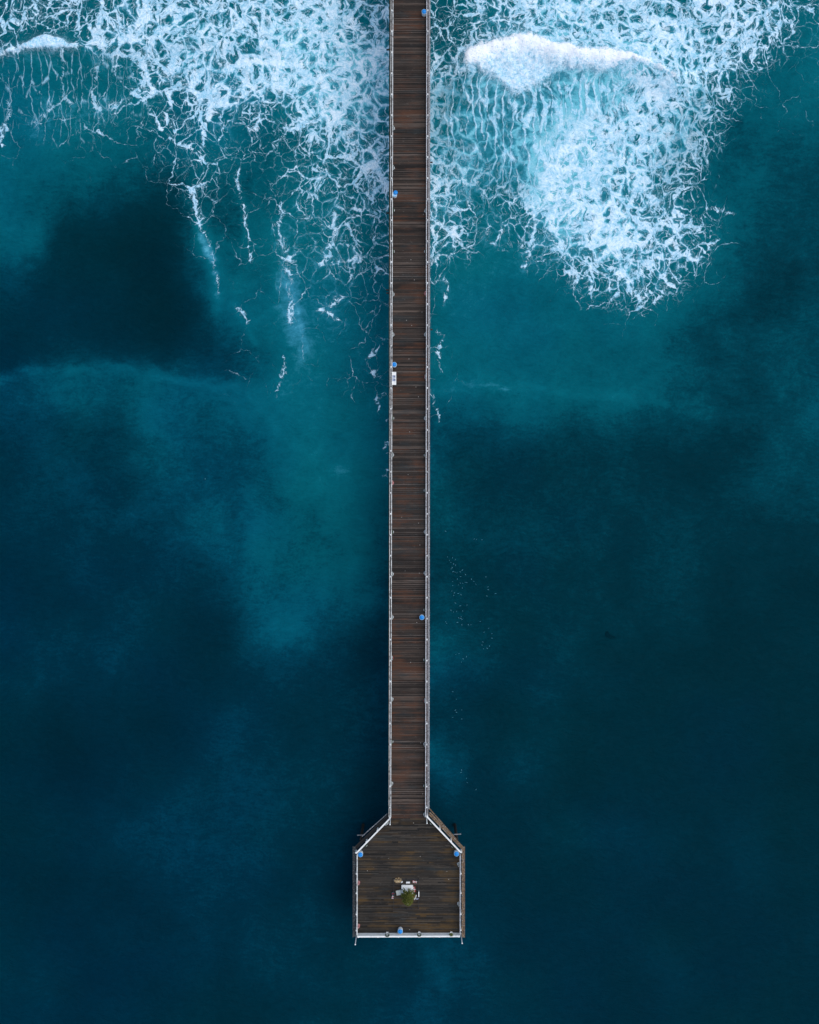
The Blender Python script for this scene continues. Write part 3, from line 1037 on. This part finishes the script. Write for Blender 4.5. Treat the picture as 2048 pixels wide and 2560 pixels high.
# ------------------------------------------------------------------ bins
def make_bin():
    t = empty("trash_bin", (0, 0, 0))
    b = MB()
    prof = [(0.265, 0.0), (0.275, 0.02), (0.275, 0.28), (0.287, 0.30), (0.275, 0.32), (0.275, 0.58), (0.287, 0.60), (0.275, 0.62), (0.278, 0.86), (0.29, 0.88)]
    b.lathe(prof, 28)
    b.build("body", M['drum'], t, smooth=False)
    b = MB()
    b.lathe([(0.30, 0.875), (0.305, 0.89), (0.30, 0.905), (0.245, 0.915)], 28)
    b.build("rim", M['rim'], t)
    b = MB()
    b.lathe([(0.262, 0.90), (0.255, 0.96), (0.225, 1.01), (0.15, 1.045), (0.06, 1.06)], 28)
    lid = b.build("lid", M['blue'], t, smooth=True)
    b = MB()
    b.tube([(-0.07, 0, 1.05), (-0.05, 0, 1.085), (0.05, 0, 1.085), (0.07, 0, 1.05)], [0.012] * 4, 8)
    b.build("handle", M['blue'], lid)
    return t


bin0 = make_bin()
BINS = [(1060.5, 36.5, "blue lidded white bin by the right railing at the top edge"),
        (986.8, 490.0, "blue lidded white bin by the left railing beside the surf, lid tipped"),
        (986.0, 913.5, "blue lidded white bin by the left railing above the white table"),
        (1054.8, 1542.0, "blue lidded white bin alone by the right railing, middle of the pier"),
        (902.0, 2131.5, "blue lidded white bin in the left shoulder corner of the platform"),
        (1141.0, 2129.5, "blue lidded white bin in the right shoulder corner of the platform"),
        (1001.0, 2322.5, "blue lidded white bin by the end railing below the tree")]
for i, (x, yv, lab) in enumerate(BINS):
    o = bin0 if i == 0 else copy_tree(bin0)
    o.location = U(x, yv)
    o.rotation_euler = (0, 0, random.uniform(0, 6))
    tag(o, lab, "bin", "blue lidded bins on the pier")
    if i == 1:
        for ch in o.children:
            if ch.name.startswith("lid"):
                ch.rotation_euler = (R(14), 0, 0)
                ch.location = (0.0, 0.0, 0.06)

# ------------------------------------------------------------------ cleaning table
t = empty("sink_table", U(985.4, 948.0))
t0 = 0.88
b = MB()
wx, wy = 0.265, 0.77
zb = t0
b.box(-wx, wx, 0.36, wy, zb, zb + 0.05)
b.box(-wx, wx, -wy, -0.34, zb, zb + 0.05)
b.box(-wx, -0.19, -0.34, 0.36, zb, zb + 0.05)
b.box(0.17, wx, -0.34, 0.36, zb, zb + 0.05)
b.box(-0.19, 0.17, -0.02, 0.06, zb, zb + 0.05)
b.build("table_top", M['white'], t)
sinkm = worn("grey_sink_steel", (0.33, 0.40, 0.55), (0.22, 0.26, 0.36), 0.5, 6, rough=0.4)
for y0, y1 in ((-0.335, -0.025), (0.065, 0.355)):
    b = MB()
    b.box(-0.185, 0.165, y0, y1, zb - 0.16, zb - 0.14)
    for q in ((-0.19, -0.18, y0, y1), (0.16, 0.17, y0, y1), (-0.18, 0.16, y0, y0 + 0.01), (-0.18, 0.16, y1 - 0.01, y1)):
        b.box(q[0], q[1], q[2], q[3], zb - 0.14, zb + 0.045)
    s = b.build("basin", sinkm, t)
    b = MB()
    b.lathe([(0.03, 0), (0.03, 0.012)], 12, (-0.01, (y0 + y1) / 2, zb - 0.139))
    b.build("drain", M['dark'], s)
b = MB()
b.box(-wx, -wx + 0.03, -wy, wy, zb + 0.051, zb + 0.16)
b.build("back_splash", M['white'], t)
b = MB()
b.tube([(-0.2, 0.02, zb + 0.05), (-0.2, 0.02, zb + 0.2), (-0.1, 0.02, zb + 0.22), (-0.06, 0.02, zb + 0.18)], [0.014] * 4, 8)
b.build("tap", M['steel'], t)
for sx in (-1, 1):
    for sy in (-1, 1):
        b = MB()
        b.box(sx * 0.22 - 0.03, sx * 0.22 + 0.03, sy * 0.7 - 0.03, sy * 0.7 + 0.03, 0, zb - 0.002)
        b.build("leg", M['white'], t)
tag(t, "narrow white table with two grey basins against the left railing", "table")

# ------------------------------------------------------------------ wreaths
def leafy(col_a, col_b, name):
    n = NT(name)
    r = n.island()
    return n.set(color=n.mix(r, col_a, col_b), rough=0.75, spec=0.2)


M['wreath_green'] = leafy((0.012, 0.030, 0.014), (0.050, 0.085, 0.030), "wreath_needles")
M['wreath_frost'] = leafy((0.10, 0.14, 0.13), (0.55, 0.58, 0.56), "frosted_needles")
M['wreath_gold'] = leafy((0.05, 0.08, 0.015), (0.16, 0.17, 0.04), "olive_needles")
M['wreath_pink'] = leafy((0.30, 0.10, 0.09), (0.70, 0.42, 0.40), "pink_tinsel")
M['bow_red'] = worn("red_ribbon", (0.42, 0.030, 0.028), (0.25, 0.02, 0.02), 0.4, 9)
M['bow_white'] = worn("white_ribbon", (0.76, 0.76, 0.74), (0.5, 0.5, 0.5), 0.4, 9)
M['bow_pink'] = worn("pink_ribbon", (0.62, 0.20, 0.19), (0.4, 0.10, 0.10), 0.4, 9)


def make_wreath(mat, bow_mat, filled=False):
    """ring in the local xz plane, facing local -y, centre at the origin"""
    t = empty("wreath", (0, 0, 0))
    rr = random.Random(5)
    b = MB()
    N = 460 if not filled else 620
    for k in range(N):
        th = rr.uniform(0, 2 * math.pi)
        ph = rr.uniform(0, 2 * math.pi)
        Rm = 0.205 if not filled else rr.uniform(0.06, 0.22)
        rad = Rm + 0.055 * math.cos(ph)
        c = Vector((rad * math.cos(th), -0.05 + 0.055 * math.sin(ph), rad * math.sin(th)))
        d = Vector((rr.uniform(-1, 1), rr.uniform(-1, 1), rr.uniform(-1, 1))).normalized()
        e = d.orthogonal().normalized()
        l, w = rr.uniform(0.03, 0.055), rr.uniform(0.010, 0.018)
        b.add([c - d * l, c + e * w, c + d * l, c - e * w], [(0, 1, 2, 3)])
    ring = b.build("ring", mat, t)
    b = MB()
    z0 = -0.20
    for s in (-1, 1):
        b.add([(0, -0.12, z0), (s * 0.13, -0.13, z0 + 0.07), (s * 0.15, -0.15, z0), (s * 0.13, -0.13, z0 - 0.06)], [(0, 1, 2, 3)])
        b.add([(0, -0.10, z0), (s * 0.13, -0.10, z0 + 0.07), (s * 0.15, -0.08, z0), (s * 0.13, -0.10, z0 - 0.06)], [(0, 1, 2, 3)])
        b.add([(0, -0.115, z0), (s * 0.05, -0.125, z0 - 0.17), (s * 0.10, -0.125, z0 - 0.16), (s * 0.03, -0.115, z0)], [(0, 1, 2, 3)])
    b.lathe([(0.02, -0.02), (0.035, 0.0), (0.02, 0.02)], 8, (0, -0.125, z0))
    b.build("bow", bow_mat, t)
    return t


WR = {'f': make_wreath(M['wreath_frost'], M['bow_white']), 'g': make_wreath(M['wreath_green'], M['bow_white']),
      'r': make_wreath(M['wreath_frost'], M['bow_red']), 'p': make_wreath(M['wreath_pink'], M['bow_pink']),
      'o': make_wreath(M['wreath_gold'], M['bow_white'], True)}
used = set()
ORD = ("first", "second", "third", "fourth", "fifth", "sixth", "seventh", "eighth", "ninth", "tenth", "eleventh", "twelfth", "thirteenth", "fourteenth", "fifteenth", "sixteenth", "seventeenth")
KIND = {'f': "frosted grey wreath with white bow", 'g': "dark green wreath with small white bow", 'r': "frosted wreath with red bow", 'p': "pink tinsel wreath with pink bow", 'o': "olive green filled wreath"}


def wreath(kind, px, py, rz, label, z=0.72, tilt=-17):
    z = DECK + z
    o = WR[kind] if kind not in used else copy_tree(WR[kind])
    used.add(kind)
    o.location = U(px, py, z)
    o.rotation_euler = (R(tilt), 0, rz)
    tag(o, label, "wreath", "wreaths hung along the railings")


LEFT = [(1959, 'f'), (1855, 'g'), (1748, 'f'), (1645, 'r'), (1543, 'f'), (1435, 'f'), (1330, 'g'), (1207, 'p'), (1137, 'f'), (1045, 'g'), (836, 'f'), (735, 'f'), (628, 'g'), (525, 'g'), (419, 'f'), (320, 'f')]
for i, (yv, kd) in enumerate(LEFT):
    wreath(kd, rail_li(yv) + 1.0, yv, R(90), f"{KIND[kd]} on left walkway railing, {ORD[i]} up from platform")
RIGHT = [(2037, 'f'), (1965, 'g'), (1861, 'f'), (1752, 'r'), (1650, 'g'), (1525, 'g'), (1433, 'f'), (1330, 'f'), (1226, 'g'), (1138, 'g'), (1046, 'f'), (942, 'r'), (836, 'f'), (733, 'p'), (628, 'g'), (527, 'f')]
for i, (yv, kd) in enumerate(RIGHT):
    wreath(kd, rail_ri(yv) - 1.2, yv, R(-90), f"{KIND[kd]} on right walkway railing, {ORD[i]} up from platform")
aL = math.atan2(2133 - 2045.5, -(975.8 - 891.0))
wreath('f', 966.6, 2058.5, R(45.9), KIND['f'] + " on the left slanted railing near the walkway")
wreath('g', 914.5, 2112.5, R(45.9), KIND['g'] + " on the left slanted railing near the bin")
wreath('g', 1079.5, 2058.0, R(-46.6), KIND['g'] + " on the right slanted railing near the walkway")
wreath('g', 1133.0, 2115.5, R(-46.6), KIND['g'] + " on the right slanted railing near the bin")
wreath('p', 895.6, 2207, R(90), KIND['p'] + " on the left platform railing, upper one")
wreath('p', 895.4, 2315, R(90), KIND['p'] + " on the left platform railing by the end corner")
wreath('f', 1148.0, 2161, R(-90), KIND['f'] + " on the right platform railing below the bin")
wreath('f', 1148.0, 2260, R(-90), KIND['f'] + " on the right platform railing, lower one")
wreath('g', 968.5, 2337.6, R(180), KIND['g'] + " on the end railing left of the bin", 1.03, -48)
wreath('g', 1048.5, 2337.0, R(180), KIND['g'] + " on the end railing right of the bin", 1.03, -48)
wreath('o', 1128.5, 2336.6, R(180), KIND['o'] + " on the end railing near the right corner", 1.03, -48)

# ------------------------------------------------------------------ tree and what stands round it
t = empty("white_plinth", U(1018.4, 2225.5))
b = MB()
b.box(-0.67, 0.67, -0.67, 0.67, 0.0, 0.30)
body = b.build("box", M['white'], t, bevel=0.01)
b = MB()
b.box(-0.69, 0.69, -0.69, 0.69, 0.301, 0.335)
b.build("cover", M['white'], t, bevel=0.008)
tag(t, "white square plinth under the decorated tree", "plinth")

tree = empty("christmas_tree", U(1020.0, 2231.0) + Vector((0, 0, 0.34)))
rr = random.Random(3)
HT = 4.0
b = MB()
b.tube([(0, 0, 0), (0.02, 0, HT * 0.5), (0, 0, HT)], [0.07, 0.045, 0.012], 8)
b.build("trunk", M['dark'], tree, smooth=True)
bc = MB()
for k in range(170):
    z = HT * (0.09 + 0.89 * (k / 170) ** 0.9)
    th = k * 2.39996 + rr.uniform(-0.3, 0.3)
    L = 0.14 + 0.82 * (1 - z / HT) ** 0.62 * rr.uniform(0.8, 1.12)
    dirv = Vector((math.cos(th), math.sin(th), rr.uniform(-0.05, 0.22))).normalized()
    base = Vector((0, 0, z))
    tip = base + dirv * L
    bc.tube([base, tip], [0.012, 0.004], 4)
    nn = int(26 + 46 * L)
    for _ in range(nn):
        s = rr.uniform(0.12, 1.05)
        c = base + dirv * (L * s) + Vector((rr.gauss(0, 1), rr.gauss(0, 1), rr.gauss(0, 1))) * (0.055 * (1.2 - 0.6 * s))
        d = (dirv + Vector((rr.uniform(-.8, .8), rr.uniform(-.8, .8), rr.uniform(-.5, .5)))).normalized()
        e = d.cross(Vector((rr.uniform(-1, 1), rr.uniform(-1, 1), 1))).normalized()
        l, w = rr.uniform(0.05, 0.10), rr.uniform(0.014, 0.026)
        bc.add([c - d * l, c + e * w, c + d * l, c - e * w], [(0, 1, 2, 3)])
bc.build("crown", leafy((0.020, 0.028, 0.004), (0.16, 0.17, 0.028), "conifer_needles"), tree)
goldm = worn("gold_glass", (0.75, 0.66, 0.40), (0.5, 0.4, 0.15), 0.4, 9, rough=0.35)
for k in range(16):
    z = HT * rr.uniform(0.15, 0.9)
    th = rr.uniform(0, 6.28)
    L = 0.10 + 0.80 * (1 - z / HT) ** 0.62
    b = MB()
    b.lathe([(0.004, -0.04), (0.03, -0.03), (0.042, 0), (0.03, 0.03), (0.004, 0.04)], 10, (L * math.cos(th), L * math.sin(th), z))
    b.build("bauble", M['bow_red'] if k % 2 else goldm, tree, smooth=True)
b = MB()
for k in range(5):
    t_ = math.pi / 2 + k * 2 * math.pi / 5
    b.add([(0, -0.03, HT + 0.1), (0.05 * math.cos(t_ - .63), 0, HT + 0.1 + 0.05 * math.sin(t_ - .63)), (0.14 * math.cos(t_), 0, HT + 0.1 + 0.14 * math.sin(t_)), (0.05 * math.cos(t_ + .63), 0, HT + 0.1 + 0.05 * math.sin(t_ + .63))], [(0, 1, 2, 3)])
    b.add([(0, 0.03, HT + 0.1), (0.05 * math.cos(t_ - .63), 0, HT + 0.1 + 0.05 * math.sin(t_ - .63)), (0.14 * math.cos(t_), 0, HT + 0.1 + 0.14 * math.sin(t_)), (0.05 * math.cos(t_ + .63), 0, HT + 0.1 + 0.05 * math.sin(t_ + .63))], [(3, 2, 1, 0)])
b.build("star", goldm, tree)
tag(tree, "decorated green conifer standing in the middle of the platform", "christmas tree")

# low fence round the tree
fen = empty("low_fence", U(1015.5, 2233.0))
fx, fy = 1.5, 1.75
wire = worn("dark_wire", (0.03, 0.03, 0.035), (0.012, 0.012, 0.012), 0.5, 4)
b = MB()
for z in (0.25, 0.5):
    b.bar((-fx, fy, z), (fx, fy, z), 0.03, 0.03)
    b.bar((-fx, -fy, z), (fx, -fy, z), 0.03, 0.03)
    b.bar((-fx, -fy + 0.016, z), (-fx, fy - 0.016, z), 0.03, 0.03)
    b.bar((fx, -fy + 0.016, z), (fx, fy - 0.016, z), 0.03, 0.03)
b.build("rail", wire, fen)
for sx in (-1, 0, 1):
    for sy in (-1, 0, 1):
        if sx == 0 and sy == 0:
            continue
        b = MB()
        b.box(sx * fx - .03, sx * fx + .03, sy * fy - .03, sy * fy + .03, 0, 0.6)
        b.build("post", wire, fen)
tag(fen, "low dark wire fence in a square around the tree", "fence")


def gift(px, py, sx, sy, h, rz, body_m, bow_m, label, cat="gift box", name="gift_box", ribbon=True):
    t = empty(name, U(px, py), rz)
    b = MB()
    b.box(-sx, sx, -sy, sy, 0, h)
    b.build("box", body_m, t, bevel=0.008)
    b = MB()
    b.box(-sx - .01, sx + .01, -sy - .01, sy + .01, h + 0.002, h + 0.028)
    lid = b.build("lid", body_m, t, bevel=0.006)
    if ribbon:
        b = MB()
        b.box(-sx - .014, sx + .014, -0.028, 0.028, h + 0.03, h + 0.036)
        b.box(-0.028, 0.028, 0.030, sy + .014, h + 0.03, h + 0.036)
        b.box(-0.028, 0.028, -sy - .014, -0.030, h + 0.03, h + 0.036)
        for s in (-1, 1):
            b.tube([(0, 0, h + .04), (s * .07, .03, h + .10), (s * .12, 0, h + .07), (s * .07, -.03, h + .045), (0, 0, h + .04)], [.018] * 5, 6)
        b.build("ribbon", bow_m, t)
    return tag(t, label, cat)


teal = worn("teal_card", (0.010, 0.075, 0.095), (0.006, 0.04, 0.05), 0.5, 8)
cream = worn("cream_card", (0.55, 0.56, 0.48), (0.40, 0.42, 0.36), 0.5, 5)
redc = worn("red_card", (0.28, 0.035, 0.028), (0.13, 0.02, 0.018), 0.6, 8)
gift(997.2, 2230.6, 0.30, 0.27, 0.22, R(12), cream, M['bow_white'], "cream tilted box left of the tree", name="cardboard_box", cat="box", ribbon=False)
gift(983.0, 2232.5, 0.15, 0.15, 0.26, R(8), teal, M['bow_red'], "teal gift box with red ribbon at the left side of the fence")
gift(982.3, 2241.0, 0.10, 0.16, 0.34, R(-10), M['bow_white'], M['bow_red'], "small white gift box with red ribbon below the teal box")
gift(1035.2, 2221.5, 0.16, 0.30, 0.30, R(6), redc, M['bow_white'], "dark red gift box right of the white plinth")
gift(1034.4, 2203.2, 0.13, 0.13, 0.16, R(20), redc, M['bow_white'], "small dark red gift box at the upper right of the fence")
gift(1039.4, 2204.4, 0.13, 0.09, 0.14, R(-4), M['bow_white'], M['bow_red'], "small white gift box beside the dark red one, upper right")
gift(1020.2, 2205.4, 0.22, 0.085, 0.16, R(1), M['bow_white'], M['bow_white'], "flat white block above the white plinth", name="white_block", cat="box", ribbon=False)
# straw heap
t = empty("straw_heap", U(995.2, 2200.5))
b = MB()
rr = random.Random(9)
for k in range(420):
    a_ = rr.uniform(0, 6.28)
    q = math.sqrt(rr.random())
    x_, y_ = 0.46 * q * math.cos(a_), 0.28 * q * math.sin(a_)
    z_ = 0.26 * (1 - q * q) * rr.random() + 0.03
    d = Vector((rr.uniform(-1, 1), rr.uniform(-1, 1), rr.uniform(-.3, .5))).normalized()
    b.bar(Vector((x_, y_, z_)) - d * 0.07, Vector((x_, y_, z_)) + d * 0.07, 0.022, 0.016)
n = NT("straw")
b.build("straw", n.set(color=n.ramp(n.island(), [(0, (0.12, 0.07, 0.02)), (0.5, (0.50, 0.32, 0.12)), (1, (0.85, 0.72, 0.50))]), rough=0.7), t)
b = MB()
b.lathe([(0.36, 0.0), (0.44, 0.03), (0.40, 0.08)], 20)
for i in range(len(b.v)):
    b.v[i] = (b.v[i][0] * 1.05, b.v[i][1] * 0.66, b.v[i][2])
b.build("tray", M['dark'], t)
tag(t, "heap of golden straw at the upper left of the fence", "straw heap")


def blob(name, px, py, rx, ry, h, rz, mat, label, cat, seed):
    """crumpled cloth or bag: a lumpy dome"""
    o_ = []
    rr = random.Random(seed)
    b = MB()
    n_, m_ = 14, 5
    for i in range(m_ + 1):
        q = i / m_
        for k in range(n_):
            a_ = 2 * math.pi * k / n_
            f = rr.uniform(0.8, 1.15)
            r_ = math.cos(q * math.pi / 2 * 0.97)
            o_.append((rx * r_ * f * math.cos(a_), ry * r_ * f * math.sin(a_), h * math.sin(q * math.pi / 2) * rr.uniform(0.8, 1.1)))
    fs = []
    for i in range(m_):
        for k in range(n_):
            k2 = (k + 1) % n_
            fs.append((i * n_ + k, i * n_ + k2, (i + 1) * n_ + k2, (i + 1) * n_ + k))
    fs.append(tuple(m_ * n_ + k for k in range(n_)))
    fs.append(tuple(reversed(range(n_))))
    b.add(o_, fs)
    ob = b.build(name, mat, None, smooth=True)
    ob.location = U(px, py)
    ob.rotation_euler = (0, 0, rz)
    return tag(ob, label, cat)


blob("white_bag", 1004.6, 2204.8, 0.15, 0.10, 0.2, R(35), M['bow_white'], "small white crumpled bag beside the straw heap", "bag", 3)
blob("white_cloth", 1038.2, 2243.5, 0.10, 0.34, 0.12, R(-28), M['bow_white'], "white crumpled cloth strip lying right of the tree", "cloth", 4)
blob("lilac_cloth", 1043.0, 2247.0, 0.20, 0.09, 0.08, R(8), worn("lilac_cloth", (0.36, 0.36, 0.46), (0.2, 0.2, 0.28), 0.6, 8), "pale lilac cloth scrap lying beside the white cloth", "cloth", 6)
t = empty("sign_board", U(1047.2, 2232.0))
b = MB()
b.box(-0.05, 0.05, -0.31, 0.31, 0.10, 0.62)
b.build("panel", M['white'], t, bevel=0.006)
for s in (-1, 1):
    b = MB()
    b.box(-0.03, 0.03, s * 0.25 - 0.03, s * 0.25 + 0.03, 0, 0.099)
    b.build("leg", M['dark'], t)
tag(t, "narrow upright white board at the right side of the fence", "board")

# ------------------------------------------------------------------ birds on the water
BM = worn("white_plumage", (0.07, 0.21, 0.27), (0.04, 0.14, 0.19), 0.5, 6)


def bird_mesh():
    b = MB()
    b.tube([(-0.17, 0, 0.03), (-0.12, 0, 0.035), (-0.05, 0, 0.04), (0.03, 0, 0.045), (0.08, 0, 0.06), (0.105, 0, 0.10), (0.125, 0, 0.115), (0.15, 0, 0.11), (0.185, 0, 0.102)],
           [0.008, 0.030, 0.058, 0.062, 0.042, 0.026, 0.030, 0.020, 0.004], 10)
    return b


bird0 = None
SPOTS = [(x / 7.187 + 1080, y / 7.187 + 1380) for x, y in (
    (280, 90), (312, 150), (370, 103), (420, 138), (341, 187), (390, 215), (425, 235), (365, 280), (348, 302), (380, 352), (415, 362), (450, 375), (547, 325), (507, 357), (603, 405), (513, 441), (455, 485), (708, 487), (970, 447), (373, 530), (600, 545), (625, 548), (510, 558), (553, 560), (752, 527), (372, 605), (475, 590), (790, 580), (545, 645), (1005, 627), (1013, 676), (358, 700), (403, 733), (472, 745), (521, 767), (390, 778), (987, 790), (1143, 745), (415, 905), (424, 922), (507, 966), (630, 952), (342, 1048), (386, 1077), (442, 1066), (552, 1058), (525, 1163), (520, 1195), (540, 1213), (480, 1182), (458, 1265), (538, 1307), (655, 1305), (700, 1305), (868, 1248), (248, 1252), (264, 1283), (936, 1442), (1078, 1467), (1078, 1547), (1020, 1370), (915, 1615), (900, 1670), (1033, 1690), (927, 1737), (993, 1730), (430, 1840), (487, 1823), (621, 1880), (560, 1917), (528, 1977))]
SPOTS += [(1024 + x / 1.6846, 1536 + y / 1.6846) for x, y in ((182, 325), (197, 357), (193, 403), (220, 402), (197, 412), (182, 433), (220, 440), (219, 655), (217, 665), (240, 690), (243, 708), (280, 737))]
SPOTS += [(1024 + x / 1.6846, 1024 + y / 1.6846) for x, y in ((152, 512), (272, 545), (282, 547), (305, 548))]
for i, (x, yv) in enumerate(SPOTS + [(513.5, 1197)]):
    if bird0 is None:
        bird0 = o = bird_mesh().build("seabird", BM, None, smooth=True)
    else:
        o = bird0.copy()
        C.objects.link(o)
    q = U(x, yv, 0)
    o.location = (q.x, q.y, 0.03)
    o.rotation_euler = (0, 0, random.uniform(0, 6.28))
    s = random.uniform(0.45, 0.75)
    o.scale = (s, s, s)
    if x < 1000:
        tag(o, "lone pale bird floating far left of the pier", "bird")
    else:
        tag(o, "small pale bird floating in the loose flock right of the pier", "bird", "birds floating right of the pier")

# ------------------------------------------------------------------ dark kelp
kelpm = worn("kelp", (0.0008, 0.019, 0.028), (0.0008, 0.014, 0.021), 0.5, 2, rough=0.9, spec=0.0)


def kelp(line, w, label):
    rr = random.Random(len(line) * 7 + int(w))
    b = MB()
    pts = [U(x, yv, 0.0) for x, yv in line]
    for _ in range(9):
        off = Vector((rr.gauss(0, w), rr.gauss(0, w), 0))
        pp = [p + off * (0.4 + 0.3 * i) + Vector((rr.gauss(0, w * .4), rr.gauss(0, w * .4), 0.05)) for i, p in enumerate(pts)]
        b.tube(pp, [w * 0.28] + [w * 0.42] * (len(pp) - 2) + [w * 0.12], 6)
    for i in range(len(b.v)):
        b.v[i] = (b.v[i][0], b.v[i][1], 0.06 + (b.v[i][2] - 0.05) * 0.25)
    o = b.build("kelp_clump", kelpm, None, smooth=True)
    return tag(o, label, "seaweed", "dark kelp drifting right of the pier")


kelp([(1517, 1580), (1519, 1588), (1525, 1593), (1534, 1595)], 0.14, "small hooked clump of dark kelp alone in deep water right of the flock")
